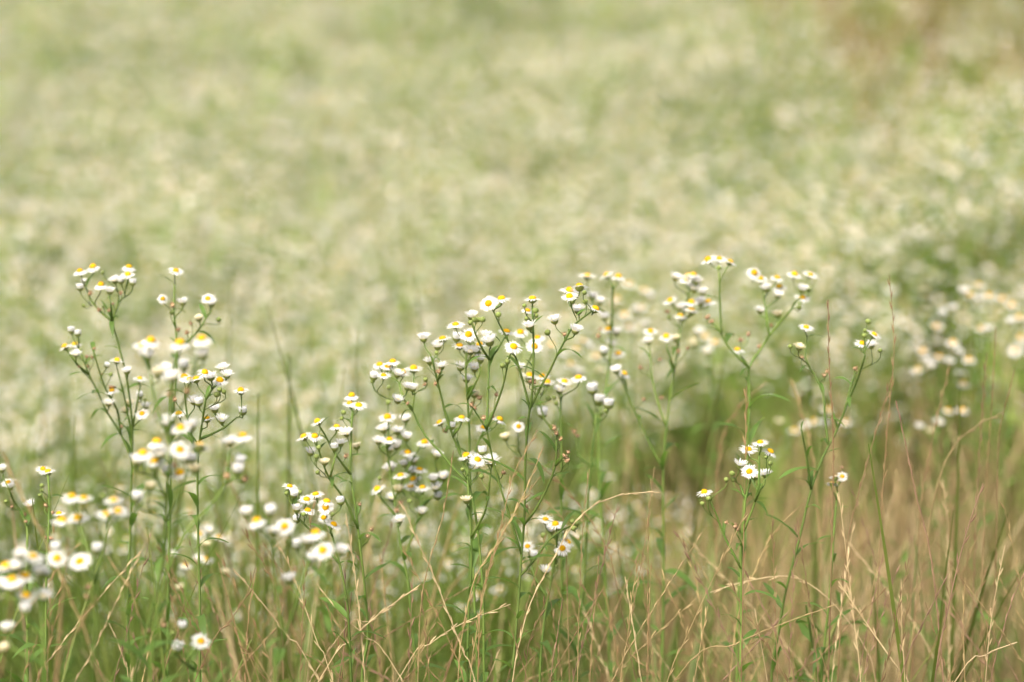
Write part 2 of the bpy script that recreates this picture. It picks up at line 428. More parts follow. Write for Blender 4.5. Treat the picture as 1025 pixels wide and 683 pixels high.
# ------------------------------------------------------------------ the fleabane plants
plant('tall slender fleabane with two forked sprays, a hoverfly on one of its flowers', 'the fleabane with the hoverfly', 2.60,
  [[(128,690),(128,600),(131,520),(132,460),(132,420),(127,380),(120,350),(112,322)],
   [(112,322),(100,312),(91,300),(86,288)], [(112,322),(117,310),(119,297)], [(112,322),(111,305)],
   [(131,458),(121,435),(108,414),(98,393),(89,375),(82,355)], [(89,375),(78,366),(70,355)], [(121,435),(117,410),(106,390),(98,367),(94,353)],
   [(132,440),(128,415),(124,395),(118,372)], [(133,430),(137,405),(140,388)]],
  H('D 80 271,D 93 267,D 129 267,O 128 275,D 101 285,H 84 282 .7,W 80 288,H 115 281,W 121 281,H 110 292,W 133 283,B 103 273,B 84 306,B 103 307 .8,S 113 304,S 109 311,S 99 310,S 90 294,S 121 294,L 65 347,O 75 345,W 71.5 331,W 78 334,H 76 355,B 80 351,S 79 367,S 88 367,S 87 357,S 92 358,S 94 349,S 102 375,O 117 361,W 107 366 .8,B 111 375,H 127 372,O 140 379,O 112 391,H 109 404,W 140 396,T 142 414,C 129 404,C 126 411,H 146 407,B 145 400,S 122 427'), .86)
plant('slim fleabane whose single long stalked flower stands above a dense cluster', 'the single long stalked flower', 2.62,
  [[(168,690),(168,600),(170,520),(172,440),(176,380),(177,345),(174,312),(175,285)], [(177,352),(190,340),(202,326),(210,312)]],
  H('O 176 271,T 163 299 .7,H 183 303,T 208 299,H 212 304,S 173 306,C 199 319,S 191 324,S 187 333,S 178 330,B 219 320,B 172 313'), .9)
plant('large close fleabane in front, blurred, with heavy crowded white heads', 'the large blurred fleabane', 2.12,
  [[(135,690),(150,620),(163,560),(167,500),(170,460),(170,420),(172,385),(177,360)], [(167,500),(157,480),(150,465)], [(170,450),(155,400),(149,362)], [(170,440),(185,400),(196,362)], [(166,520),(180,495),(188,470)]],
  H('D 180 343,D 202 339,D 151 341,O 143 346,H 147 357,H 203 356,W 184 366,H 165 371,H 172 378,C 158 374,D 157 442,D 143 454,O 155 462,H 160 455,H 167 472,T 180 450,O 180 474,K 200 447,H 190 460,H 171 433,H 166 424,O 181 429,H 191 427,S 175 466,S 170 395,S 187 391,H 137 462,C 150 487,W 137 498'), 1.02, 1.0, .06)
plant('bushy fleabane with many small sharp flowers behind the large blurred one', 'the bushy small flowered fleabane', 2.45,
  [[(200,690),(200,600),(198,520),(198,460),(202,425),(206,400)], [(208,440),(225,428),(237,418)], [(206,402),(212,390),(218,384)], [(198,460),(188,420),(185,395)]],
  H('O 184.5 377,O 205 373,O 196 379,O 220 381,H 227 376,H 194 402,W 199 403,H 223 369,O 241 391,W 243 412,O 179 414,H 215 410,H 222 421,O 207 419,B 217 395,B 224 392,B 220 390,S 187 393,S 175 400,H 211 378,O 190 380'), .95)
plant('leaning blurred fleabane with one large flower and white buds at its tip', 'the leaning blurred fleabane', 2.10,
  [[(150,690),(162,590),(185,535),(210,507),(225,485),(229,455)], [(226,483),(238,476)]],
  H('D 243 436,H 230 443,W 240 462,W 238 471,S 228 465,S 227 476,C 195 470,S 245 480'), 1.0)
plant('thin low fleabane topped by one pair of flat sharp flowers', 'the thin low fleabane', 2.50,
  [[(46,690),(46,600),(47,560),(49,520),(49,490),(48,477)]],
  H('O 48 472,O 43 470,B 42 486,B 42 491,S 46 506,O 59 514 .9,S 53 513,S 51 539,S 46 538,B 40 496'), .88)
plant('forked fleabane at the far left edge with few small flowers', 'the forked fleabane at the edge', 2.55,
  [[(28,690),(27,600),(27,550),(27,528),(20,512),(13,500),(10,492)], [(27,528),(30,512)]],
  H('O 8 483,H 10 488,B 6 502,H 30 506,S 25 515,S 26 522,S 12 507,H 2 470'), .88)
plant('near fleabane with a flat row of big soft daisies above dark stems', 'the row of big soft daisies', 2.06,
  [[(92,690),(95,640),(97,600),(93,570),(86,545),(80,528)], [(95,580),(103,550),(107,525)]],
  H('O 72 497,O 84 499,O 78 519,O 107 515,O 114 501,O 62 521,W 97 550,T 57 559,W 56 549,T 80 562,S 88 588,S 87 597,B 103 497,O 118 512'), 1.02)
plant('near fleabane in the corner with broad pale heads beside tall grass', 'the corner fleabane', 2.0,
  [[(44,690),(43,640),(42,610),(38,590),(28,566)], [(42,640),(25,615),(14,592)], [(42,660),(15,650),(6,640)]],
  H('D 12 580,O 25 577,O 33 557,H 20 557,O 6 567,H 15 568,O 26 597,H 43 598,W 26 610,H 7 630,C 4 650,H 40 573,W 46 574 .7,H 2 586'), 1.02)
plant('short fleabane low in the grass with two white buds and one open flower', 'the short low fleabane', 2.18,
  [[(215,690),(196,672),(188,655)], [(196,672),(180,660),(177,652)]],
  H('W 183 627,W 177 649 1.2,T 201 642,B 173 634,S 164 626,S 148 631'), .95)
plant('compact fleabane with a tight bunch of small sharp daisies', 'the tight bunch of small daisies', 2.42,
  [[(352,690),(350,640),(347,600),(340,565),(333,538),(325,515)], [(338,560),(320,540),(300,520),(292,502)]],
  H('O 290 487,W 294 495,O 316 495,O 307 500,O 308 511,T 326 508,O 327 502,T 324 518 .8,R 334 525,W 341 502,H 297 510,W 297 520,B 300 493,B 287 494,B 333 515,B 304 515'), .9)
plant('close soft fleabane with large daisies in front of a tight sharp bunch', 'the close soft daisies', 2.10,
  [[(275,690),(284,640),(298,600),(304,575),(312,556)], [(284,640),(276,590),(272,550),(275,540)]],
  H('D 257 521,W 270 512,H 247 514,T 285 527,H 273 533,D 316 533,T 323 551,H 341 552,H 308 543,W 297 546,W 311 560,H 290 580,S 295 570,B 290 543'), 1.0)
plant('open branched fleabane with a pair of flowers atop one straight stem', 'the open branched fleabane', 2.50,
  [[(362,690),(368,640),(366,600),(362,560),(356,510),(351,475),(351,450),(352,425),(353,412)], [(358,530),(345,500),(330,480),(322,460),(317,444)], [(350,475),(336,455),(325,435),(320,427)], [(330,480),(335,460)]],
  H('D 352 396,O 359 406 1.1,O 350 404,B 344 413,B 342 419,L 318 422,O 337 427,O 315 437,L 304 437,H 347 434,W 335 448,H 341 444,C 357 447,H 311 453,C 325 463,B 319 448,B 317 457,B 318 473,S 346 457,S 372 530,S 368 537,S 360 505'), .9)
plant('wide fleabane with a long curved side branch full of half open heads', 'the wide fleabane', 2.50,
  [[(485,690),(484,620),(482,570),(476,515),(469,484),(464,463),(450,428),(440,390),(432,358)],
   [(468,482),(455,470),(440,452),(427,438),(419,425),(413,411),(415,395),(414,380)], [(438,385),(441,372)], [(413,411),(404,400),(400,385)], [(455,440),(460,428)], [(450,428),(444,432)]],
  H('O 380 365,O 388 367,O 393 362,O 384 376,H 398 375,O 403 373,H 408 388,H 413 389,O 414 369 1.1,H 398 401,S 408 404,W 374 377,B 373 382,H 424 339 1.1,O 443 339 1.1,H 438 347,B 437 353,H 430 362,H 442 367,S 439 372,S 425 385,S 436 384,B 426 380,L 440 423,O 462 418,W 452 427,S 446 431,S 457 431,O 466 456'), .92)
plant('crowded fleabane whose many flowers hang low behind dry straw', 'the crowded low fleabane', 2.62,
  [[(418,690),(414,640),(408,580),(401,545),(395,500),(389,460),(387,444)], [(402,560),(418,520),(422,495)], [(395,500),(408,470),(420,448)], [(398,520),(382,500),(378,494)], [(388,455),(389,430),(388,424)], [(420,510),(435,495),(437,490)]],
  H('O 388 418 1.1,H 406 420,H 379 442,O 390 440,H 397 447,H 407 438,O 408 453,H 391 450,H 414 462,H 391 469,O 401 476,W 413 472,L 414 480,O 423 488,O 411 487,H 434 480,H 444 478,H 436 489,L 378 490,H 392 499,O 425 443,H 437 456,H 400 521,H 422 513,B 380 479,C 399 490,B 410 502,S 397 511,W 438 497,B 389 403,B 389 388,S 401 503,H 398 432,H 384 430,O 420 470,H 405 465'), 1.0)
plant('sharp dark stemmed fleabane with tall upright flower and three spreading sprays', 'the dark stemmed fleabane', 2.43,
  [[(512,690),(515,650),(519,600),(522,555),(525,515),(526,460),(529,420),(533,390),(534,345),(533,306)],
   [(522,555),(511,520),(497,475),(491,450),(487,430),(479,417),(473,408)], [(487,430),(488,410),(489,380),(490,350)], [(489,364),(483,350),(476,335),(473,325)], [(489,364),(498,350),(505,338)],
   [(487,430),(497,405),(504,385),(509,360),(512,352)], [(529,405),(525,388),(517,360),(508,340),(500,325),(494,312)],
   [(529,412),(540,390),(551,370),(557,357),(565,342),(575,325),(585,317),(592,312)], [(524,527),(535,512),(547,490),(556,466),(557,440)], [(556,466),(563,460)],
   [(520,580),(533,563),(550,540),(562,531),(571,527)]],
  H('T 489 304,O 502 299,H 472 317,B 471 323,B 479 320,B 475 320,B 483 320,B 499 315,O 507 332,H 490 342 1.2,T 514 347 1.05,F 533 299,O 528 311 .7,B 525 306,B 536 311,B 537 316,B 527 319,H 530 327,S 531 382,S 535 383,B 508 362,B 503 366,R 596 309,K 580 287 1.05,O 570 291,O 570 297,H 579 311,H 576 331,H 555 321,B 548 333,B 586 302,B 585 293,B 573 302,S 565 335,S 472 405,S 475 409,S 484 419,S 493 417,S 555 429,S 557 434,S 561 440,S 569 453,S 565 456,S 568 461,B 573 522,B 577 524,B 574 529,S 527 507,S 504 473'), 1.0, 1.15)
plant('pale fleabane of many half open heads just behind the dark stemmed one', 'the pale half open fleabane', 2.54,
  [[(478,690),(475,600),(471,500),(470,440),(468,400),(466,370),(467,352)], [(470,420),(474,405)], [(468,400),(480,375)], [(471,470),(480,440),(484,432)]],
  H('T 469 335,O 460 346,O 456 325,W 457 338,B 473 340,O 480 345,H 471 352,H 481 360,H 461 368,H 475 369,H 467 380,C 475 395,R 500 420,O 484 428,B 473 346,H 486 336,H 478 352,B 466 352,S 480 398,S 497 395'), .98)
plant('low fleabane with four daisies between two straw stalks, below pale half open heads', 'the low four daisies', 2.50,
  [[(468,690),(469,620),(472,560),(470,510),(468,480),(468,464)], [(472,540),(486,510),(491,475)]],
  H('L 467 456,T 478 460,H 492 462 1.2,W 483 452,H 477 468,C 467 501,B 482 477,B 463 470'), 1.0)
plant('fleabane with a flat shelf of flowers leaning over a white bud', 'the flat shelf of flowers', 2.64,
  [[(556,690),(562,600),(562,520),(562,440),(561,412),(562,394)], [(562,440),(545,420),(540,400)]],
  H('O 530 376,O 543 377,O 548 383,O 565 382,O 579 378,H 560 391,B 549 399,B 555 398,W 543 414 1.2,B 557 404,T 519 427 .8,C 506 438,O 521 333,T 535 347,O 538 338,H 520 368'), .98)
plant('tall soft fleabane with three blurred flowers on one upright stem', 'the tall soft fleabane', 2.78,
  [[(612,690),(605,560),(600,480),(600,420),(608,380),(612,340),(613,300),(614,286)]],
  H('O 588 276,L 607 275,O 619 277,H 593 297,H 600 302,O 609 330,H 617 333,O 619 354,H 605 318,S 601 330,S 599 337,H 611 345,W 604 352'), 1.02)
plant('spreading fleabane with loose tiers of blurred flowers and a green lower stem', 'the loose tiered fleabane', 2.74,
  [[(662,690),(664,600),(664,540),(664,470),(668,420),(675,370),(680,340),(682,322),(690,292)], [(664,470),(648,440),(632,404),(624,384)], [(668,430),(655,390),(650,350)], [(675,370),(668,350)], [(683,322),(697,312)]],
  H('O 689 276,O 694 275,H 676 278,O 687 280,H 697 282,H 695 289,H 703 293,L 671 301,O 692 303,O 692 310,H 681 308,O 681 316,O 709 302,H 701 303,O 651 332,O 667 337,C 676 339,H 649 342,S 668 312,S 660 360,S 641 368,S 679 352,S 688 349,B 670 318,R 625 374,H 617 371,S 644 400,S 662 398'), .98)
plant('fleabane with three tight white buds in a stepped row', 'the three stepped buds', 2.68,
  [[(578,690),(586,560),(590,480),(594,440),(597,415)], [(586,470),(578,455)]],
  H('W 593 390 1.3,W 600 401 1.3,W 609 405 1.2,B 602 414,B 607 411,S 575 432,S 578 436'), 1.0)
plant('tiny fleabane low among straw with pairs of small daisies facing out', 'the tiny low pairs of daisies', 2.55,
  [[(540,690),(545,620),(553,575),(557,550),(557,534)], [(548,600),(534,575),(531,560)]],
  H('T 528 547 .8,W 534 556,O 556 525,O 559 527,H 552 531,O 546 520,B 544 536,T 563 549,R 568 543,H 546 572,B 556 562,B 557 567'), .95)
plant('tall fleabane with a lone arching trio of flowers and a broad mixed head', 'the arching trio of flowers', 2.68,
  [[(738,690),(739,600),(744,520),(748,450),(750,400),(750,368),(760,352),(770,336),(782,322),(793,309)], [(750,366),(733,352),(722,335),(715,324)], [(720,332),(721,310),(720,285),(720,272)], [(770,336),(768,320),(765,300),(763,286)], [(750,366),(742,357)]],
  H('L 709 260,O 720 259,R 731 262,B 720 268,T 755 273,O 761 279,O 778 278,O 780 287,H 767 289,H 779 296,H 761 311,C 778 315,S 772 326,O 795 275,O 811 275,H 803 290,O 803 298,B 800 308,B 810 290,O 738 350,S 749 335,S 760 347,S 741 340,S 708 318,S 712 322'), .98)
plant('sharp low fleabane with two tiers of three bright daisies by a brown stalk', 'the two tiers of daisies', 2.42,
  [[(741,690),(742,620),(742,560),(745,515),(746,500),(741,486)], [(745,505),(750,485),(752,478)], [(744,540),(756,502),(759,485)], [(756,502),(763,485)], [(741,570),(725,537),(717,515),(711,502)], [(757,495),(760,465),(760,456)]],
  H('O 761 443,O 749 450,R 771 452,H 741 466,T 750 472,H 756 477,H 766 475,B 727 480,B 733 474,B 734 480,O 705 493 .9,B 703 504,B 709 499,S 727 523,S 738 530,S 736 527,B 767 458,B 771 464'), .95, 1.1)
plant('long leaning fleabane with two bright flowers at its crooked tip', 'the long leaning fleabane', 2.54,
  [[(772,690),(780,630),(787,590),(800,540),(812,490),(825,455),(838,430),(850,400),(860,375),(866,356)], [(830,445),(826,420),(824,395),(815,375),(806,358),(808,338)], [(848,410),(852,385),(856,374)], [(813,485),(806,450),(802,430)]],
  H('O 807 328,C 800 348,B 791 347,S 803 358,S 825 376,S 828 372,R 875 335,O 863 344,H 872 346,B 881 351,B 866 331,S 856 369,B 869 322,B 865 336'), .93)
plant('small faint fleabane with one tiny knot of flowers beside a leaning stem', 'the tiny knot of flowers', 2.56,
  [[(822,690),(830,600),(835,530),(838,492)]],
  H('T 843 477 .7,K 836 478 .75,K 833 484 .75,S 843 468'), .9)
plant('blurred fleabane at the right edge with a long drooping row of heads', 'the long drooping row of heads', 3.55,
  [[(975,690),(978,500),(978,400),(976,312)], [(978,380),(995,330),(1008,312)], [(978,390),(955,330),(946,320)]],
  H('O 980 285,H 965 292,O 971 296,H 979 300,O 990 296,O 1003 299,O 1013 306,H 954 309,H 944 314,C 941 330,O 937 327'), 1.1)
plant('blurred fleabane at the frame edge carrying two stacked round flowers', 'the two stacked round flowers', 3.47,
  [[(998,690),(1003,500),(1010,400),(1016,358)], [(1004,480),(985,380),(983,340)]],
  H('O 1021 338,T 1016 351,O 1020 318,O 982 329,H 989 330,H 1012 322,C 1024 322'), 1.1)
plant('blurred fleabane with scattered round white heads among upright brown stalks', 'the scattered round heads', 3.47,
  [[(935,690),(935,500),(938,420),(940,370)], [(936,430),(955,395),(962,370)], [(936,430),(925,390),(922,372)]],
  H('O 924 352,O 954 343,O 940 357,H 960 354,O 970 360,O 918 370,C 925 369,H 932 367,H 926 361,O 964 384,H 961 375,H 950 363'), 1.08)
plant('blurred low fleabane with two soft flowers above three faint ones', 'the two soft flowers', 3.40,
  [[(945,690),(945,550),(947,480),(950,420)], [(946,490),(935,445)]],
  H('O 949 411,O 963 411,C 931 432,H 939 424,H 920 428'), 1.0)
plant('faint wide fleabane with five ghostly flowers behind the leaning stem', 'the five ghostly flowers', 3.50,
  [[(816,690),(818,540),(820,480),(820,440)]],
  H('C 780 423,O 795 431,O 814 422,O 828 410,O 847 422,H 806 428,W 826 425'), 1.1)
plant('faint fleabane glowing softly behind the sharp right hand spray', 'the softly glowing fleabane', 3.40,
  [[(585,690),(583,560),(582,450),(583,370)]],
  H('O 584 341,O 597 357,O 577 350,H 563 357,H 590 347,O 571 364,C 600 372,H 580 373,O 552 346'), 1.05)
plant('very soft fleabane showing pale yellow blurs beyond the tall soft stem', 'the pale yellow blurs', 3.55,
  [[(634,690),(634,560),(633,450),(634,330)]],
  H('O 630 284,O 645 290,O 625 315,H 637 311,O 618 299,O 641 308,H 652 297,O 629 327,H 646 325,C 613 306'), 1.1)
plant('faint fleabane with a leaning pair of blurred flowers below loose tiers', 'the leaning blurred pair', 3.40,
  [[(712,690),(712,560),(712,450),(712,360)]],
  H('O 706 337,O 716 343,H 700 333,H 708 352,C 694 344'), 1.1)
plant('low blurred fleabane with a faint double flower near a bent brown stalk', 'the faint double flower', 2.95,
  [[(212,690),(210,620),(209,570),(208,545)]],
  H('O 200 535,O 219 538,H 209 532,S 191 515,C 205 545'), 1.0)
plant('low blurred fleabane glimpsed as cream spots through the lower straw', 'the cream spots in straw', 2.95,
  [[(188,690),(186,620),(185,590),(184,575)]],
  H('O 186 566,C 180 589,O 207 560,H 172 556,C 225 573,H 198 560'), .9)

# ------------------------------------------------------------------ hoverfly sitting on a flower
hp = at(112.6, 389.6, 2.585)
fly = thing('hoverfly', 'small dark orange hoverfly sitting on a white fleabane flower', 'insect', hp)
b = MB()
b.lathe([(.0002, -.0042), (.0011, -.0032), (.0014, -.0018), (.0012, -.0002), (.0008, .0002)], M['fly'], 10)
b.lathe([(.0007, .0000), (.0014, .0008), (.0014, .0018), (.0006, .0025)], M['fly'], 10)
b.lathe([(.0005, .0024), (.0012, .0029), (.0011, .0036), (.0003, .0041)], M['fly'], 10)
body = new_obj('body', b.mesh('hoverfly_body'), fly, Matrix.Translation((0, 0, .0015)) @ Matrix.Rotation(R(80), 4, 'Y') @ Matrix.Rotation(.5, 4, 'X'))
for s in (-1, 1):
    b = MB(); vs = [(0, 0, 0), (-.0015, s * .0022, .0004), (-.0045, s * .0036, .0006), (-.006, s * .0026, .0005), (-.004, s * .0008, .0002)]
    b.add(vs, [(0, 1, 2, 3, 4)], M['wing']); new_obj('wing', b.mesh('hoverfly_wing', False), fly, Matrix.Translation((.001, 0, .0030)))

# ------------------------------------------------------------------ dry grass stalks
STALKS = []
def stalk(d, pts, m, r=.00075, spike=.5, slope=0.0, spk=1.0):
    """one dry rye-grass stalk; pts are pixels from the tip down to where it leaves the picture or dives into the sward"""
    r *= .85; n = len(pts); P = [at(x, y, d + slope * i) for i, (x, y) in enumerate(pts)][::-1]
    lo = P[0]; dirn = (P[0] - P[1]); gz = float(terrain(lo.x, lo.y))
    drop = max(.02, lo.z - gz); k = dirn / max(.02, -dirn.z) if dirn.z < -.01 else Vector((0, 0, -1))
    h = Vector((k.x, k.y, 0)); h = h * (min(h.length, .8) / max(h.length, 1e-6)) * .5
    base = Vector((lo.x + h.x * drop, lo.y + h.y * drop, 0)); base.z = float(terrain(base.x, base.y)) - .004
    mid = (lo + base) / 2 + Vector((h.x * drop * .18, h.y * drop * .18, 0))
    path = smooth_path([base, mid] + P, .009); m_ = len(path)
    root = thing('grass_stalk', '', 'dry grass', base, 'dry grass stalks in the meadow')
    b = MB(); rad = [r * (1.15 - .75 * (i / m_)) for i in range(m_)]
    acc = 0; nxt = 0; L = sum((path[i + 1] - path[i]).length for i in range(m_ - 1)); vis = min(L * spike, .22); s = 1; cum = 0
    k0 = m_ - 1; tail = 0
    while k0 > 2 and tail < vis: tail += (path[k0] - path[k0 - 1]).length; k0 -= 1
    b.tube([p - base for p in path[:k0 + 1]], rad[:k0 + 1], M[m], 6); new_obj('stem', b.mesh('grass_stem'), root)
    b = MB(); b.tube([p - base for p in path[k0:]], [q * 1.02 for q in rad[k0:]], M[m], 6)
    ph = random.uniform(0, 3.1)
    for i in range(m_ - 1):
        seg = (path[i + 1] - path[i]); cum += seg.length
        if i <= k0 or cum < nxt: continue
        nxt = cum + .0085 * random.uniform(.8, 1.25); s = -s
        t = seg.normalized(); u = t.orthogonal().normalized(); w = t.cross(u)
        side = (u * math.cos(ph) + w * math.sin(ph)) * s
        l = .0092 * random.uniform(.75, 1.15) * spk; op = random.uniform(.12, .30)
        ax = (t + side * op).normalized(); o = path[i] - base + side * r * .6
        wd = l * .072; nn = ax.cross(side).normalized(); q = ax.cross(nn)
        vs = [o]
        for f, k2 in ((.3, 1.0), (.65, .85)):
            c = o + ax * l * f
            vs += [c + nn * wd * k2, c + q * wd * k2, c - nn * wd * k2, c - q * wd * k2]
        vs.append(o + ax * l)
        fs = [(0, 1 + j, 1 + (j + 1) % 4) for j in range(4)] + [(1 + j, 5 + j, 5 + (j + 1) % 4, 1 + (j + 1) % 4) for j in range(4)] + [(5 + j, 9, 5 + (j + 1) % 4) for j in range(4)]
        b.add(vs, fs, M[m])
    new_obj('seed_spike', b.mesh('seed_spike', False), root)
    bend = 0
    if n > 2:
        a0 = math.atan2(pts[1][0] - pts[0][0], pts[1][1] - pts[0][1]); a1 = math.atan2(pts[-1][0] - pts[-2][0], pts[-1][1] - pts[-2][1]); bend = abs(a1 - a0)
    STALKS.append((root, m, pts[0], pts[-1], bend)); return root

for a in [
    (2.42, [(233,569),(262,603),(290,640),(314,672)], 'straw', .0011, .25), (2.42, [(276,540),(289,565),(301,596),(319,647),(333,682)], 'straw', .0008, .3),
    (2.42, [(317,584),(342,616),(365,636),(403,682)], 'straw', .0008, .5), (2.42, [(419,587),(378,616),(352,641),(319,682)], 'straw', .0010, .55),
    (2.42, [(352,593),(346,640),(342,682)], 'redb', .0008, .5), (2.45, [(345,570),(346,616),(343,660),(338,690)], 'dark', .0010, .3),
    (2.36, [(256,568),(246,598),(228,624),(200,670)], 'redb', .0011, .4), (2.40, [(257,570),(251,600),(247,640),(246,684)], 'redb', .0009, .3),
    (2.43, [(402,501),(415,535),(433,574),(449,615),(465,656),(478,690)], 'straw', .0010, .35), (2.42, [(660,493),(632,494),(602,502),(576,522),(553,561),(531,604),(521,640),(512,690)], 'straw', .0009, .35),
    (2.40, [(544,447),(533,475),(521,502),(495,548),(475,580),(462,640),(458,690)], 'tan', .0010, .35), (2.41, [(538,430),(525,455),(513,478),(498,541),(482,600),(478,690)], 'redb', .0009, .3),
    (2.43, [(547,468),(530,492),(510,522),(490,570),(476,640),(470,690)], 'tan', .0008, .3), (2.40, [(454,451),(448,490),(442,522),(434,548),(422,600),(418,690)], 'tan', .0009, .3),
    (2.44, [(549,594),(540,618),(530,642),(525,690)], 'redb', .0009, .5), (2.40, [(563,600),(557,642),(550,690)], 'dark', .0009, .5),
    (2.44, [(421,585),(400,600),(370,622),(330,650)], 'straw', .0008, .4), (2.50, [(655,468),(650,510),(643,558),(625,656),(620,690)], 'tan', .0009, .4),
    (2.72, [(573,538),(615,551),(655,577),(690,610)], 'tan', .0011, .2), (2.44, [(511,605),(465,623),(430,645),(400,678)], 'straw', .0008, .4),
    (2.42, [(838,605),(782,625),(736,645),(675,682)], 'tan', .0010, .55), (2.42, [(775,595),(754,639),(740,682)], 'tan', .0008, .5),
    (2.41, [(747,387),(746,470),(744,560),(742,690)], 'redb', .0010, .2), (2.55, [(804,504),(775,533),(754,575),(738,620),(730,690)], 'tan', .0010, .4),
    (2.55, [(711,593),(747,582),(789,577),(818,590),(846,618),(868,653),(878,690)], 'straw', .0011, .15), (2.50, [(839,582),(870,628),(900,671),(912,690)], 'straw', .0014, .1),
    (2.72, [(846,540),(868,566),(889,593),(930,650)], 'straw', .0015, .1), (2.55, [(890,275),(895,345),(890,410),(885,471),(880,560),(876,690)], 'redb', .0008, .4),
    (2.55, [(894,373),(881,418),(858,500),(846,560),(838,690)], 'redb', .0010, .5), (2.50, [(897,401),(909,457),(918,500),(932,560),(945,690)], 'dark', .0010, .4),
    (2.52, [(829,300),(830,366),(834,436),(833,520),(829,690)], 'redb', .0012, .4), (2.75, [(951,365),(940,410),(930,457),(920,520),(912,690)], 'redb', .0012, .4),
    (2.75, [(988,353),(984,400),(981,443),(977,520),(972,690)], 'redb', .0013, .4), (2.72, [(997,327),(993,400),(988,470),(984,560),(982,690)], 'redb', .0010, .4),
    (2.68, [(1016,369),(1008,400),(1000,436),(998,500),(994,690)], 'redb', .0012, .4), (2.68, [(1004,413),(980,425),(958,443),(940,480),(925,560)], 'tan', .0012, .4),
    (2.42, [(984,484),(967,535),(951,600),(934,690)], 'dark', .0012, .5), (2.42, [(949,574),(936,600),(921,630),(898,690)], 'dark', .0010, .4),
    (2.42, [(1018,643),(987,656),(951,690)], 'straw', .0012, .6), (2.44, [(1026,571),(1012,604),(1003,636),(990,690)], 'dark', .0009, .4),
    (2.50, [(1006,546),(996,597),(990,640),(986,690)], 'straw', .0010, .5), (2.72, [(910,460),(917,496),(924,532),(934,571),(944,690)], 'redb', .0012, .3),
    (2.72, [(944,480),(947,510),(949,541),(950,690)], 'straw', .0012, .3), (2.08, [(2,452),(20,492),(44,538),(59,571),(80,622),(92,655)], 'tan', .0015, .2),
    (2.05, [(97,597),(82,622),(68,648),(52,690)], 'redb', .0013, .2), (2.20, [(108,557),(118,572),(128,588),(140,620)], 'tan', .0010, .3),
    (2.36, [(109,624),(117,640),(126,668),(130,690)], 'straw', .0009, .4), (2.35, [(165,569),(176,592),(191,626),(205,660)], 'redb', .0009, .3),
    (2.30, [(242,529),(255,551),(271,576),(280,610),(284,690)], 'redb', .0010, .4), (2.42, [(346,514),(351,545),(357,590),(366,690)], 'straw', .0010, .35),
    (2.36, [(315,497),(311,525),(306,570),(300,690)], 'redb', .0008, .3), (2.46, [(421,590),(427,640),(430,690)], 'redb', .0008, .4),
    (2.50, [(451,591),(436,620),(420,655),(410,690)], 'tan', .0007, .5), (2.60, [(515,458),(545,470),(575,500),(605,545),(620,600)], 'redb', .0010, .2),
    (2.55, [(530,493),(551,506),(563,518),(566,545),(568,600)], 'tan', .0012, .15), (2.90, [(768,382),(745,402),(727,427),(721,452),(717,493),(716,600)], 'redb', .0014, .3),
    (2.85, [(792,379),(800,405),(810,440),(818,500),(822,600)], 'tan', .0018, .15), (2.48, [(185,600),(176,640),(160,690)], 'tan', .0009, .3),
    (2.45, [(232,625),(244,650),(262,690)], 'redb', .0008, .4), (2.45, [(640,560),(632,600),(628,640),(620,690)], 'tan', .0008, .5),
    (2.46, [(600,555),(596,600),(590,690)], 'redb', .0008, .4), (2.50, [(690,560),(700,600),(706,690)], 'tan', .0008, .5),
    (2.44, [(590,470),(584,520),(580,600),(578,690)], 'tan', .0008, .3), (2.52, [(880,560),(872,600),(866,690)], 'tan', .0009, .5),
    (2.47, [(902,580),(903,640),(906,690)], 'straw', .0008, .5), (2.46, [(966,578),(964,630),(966,690)], 'tan', .0010, .3)]:
    stalk(*a)
# more stalks between them, thickest towards the right
for i in range(165):
    d = random.choice([2.3, 2.4, 2.45, 2.55, 2.65, 2.75, 2.9, 3.0]) + random.uniform(-.06, .06)
    x = 1025 * (random.random() ** .75); top = random.uniform(500, 668) - 60 * max(0, x / 1025 - .6)
    lean = random.gauss(0, 1) * 60; bow = random.uniform(.9, 1.15); n = random.uniform(.4, 1.3)
    h = max(top + 170 * n, 700) - top
    pts = [(x, top), (x + lean * .36 * bow, top + h * .33), (x + lean * .70 * bow, top + h * .67), (x + lean, top + h)]
    stalk(d, pts, random.choices(['straw', 'tan', 'redb', 'dark'], [1.5, 3, 5, 2])[0], random.uniform(.00045, .0009), random.uniform(.3, .6))

def name_stalks():
    """a label of its own for every stalk: its colour, its lean and the plant it stands by"""
    word = dict(straw='straw coloured', tan='tan', redb='reddish brown', dark='dark brown')
    groups = {}
    for o, m, tip, foot, bend in STALKS:
        dx = tip[0] - foot[0]; dy = max(1, foot[1] - tip[1])
        lean = 'arching' if bend > .55 else ('upright' if abs(dx / dy) < .12 else ('right leaning' if dx > 0 else 'left leaning'))
        near = min(PLANTS, key=lambda p: abs(p[1] - tip[0]) + .15 * max(0, p[2] - tip[1]))
        side = 'left of' if tip[0] < near[1] - 6 else ('right of' if tip[0] > near[1] + 6 else 'under')
        groups.setdefault((f'{word[m]} {lean} grass stalk', f'{side} {near[0]}'), []).append((tip[1], o))
    rank = ['tallest', 'second tallest', 'third tallest', 'fourth tallest', 'fifth tallest', 'sixth tallest']
    for (what, where), L in groups.items():
        L.sort(key=lambda t: t[0])
        for i, (_, o) in enumerate(L):
            o['label'] = f'{what}, {where}' if len(L) == 1 else f'{rank[min(i, 5)]} {what}, {where}'
name_stalks()

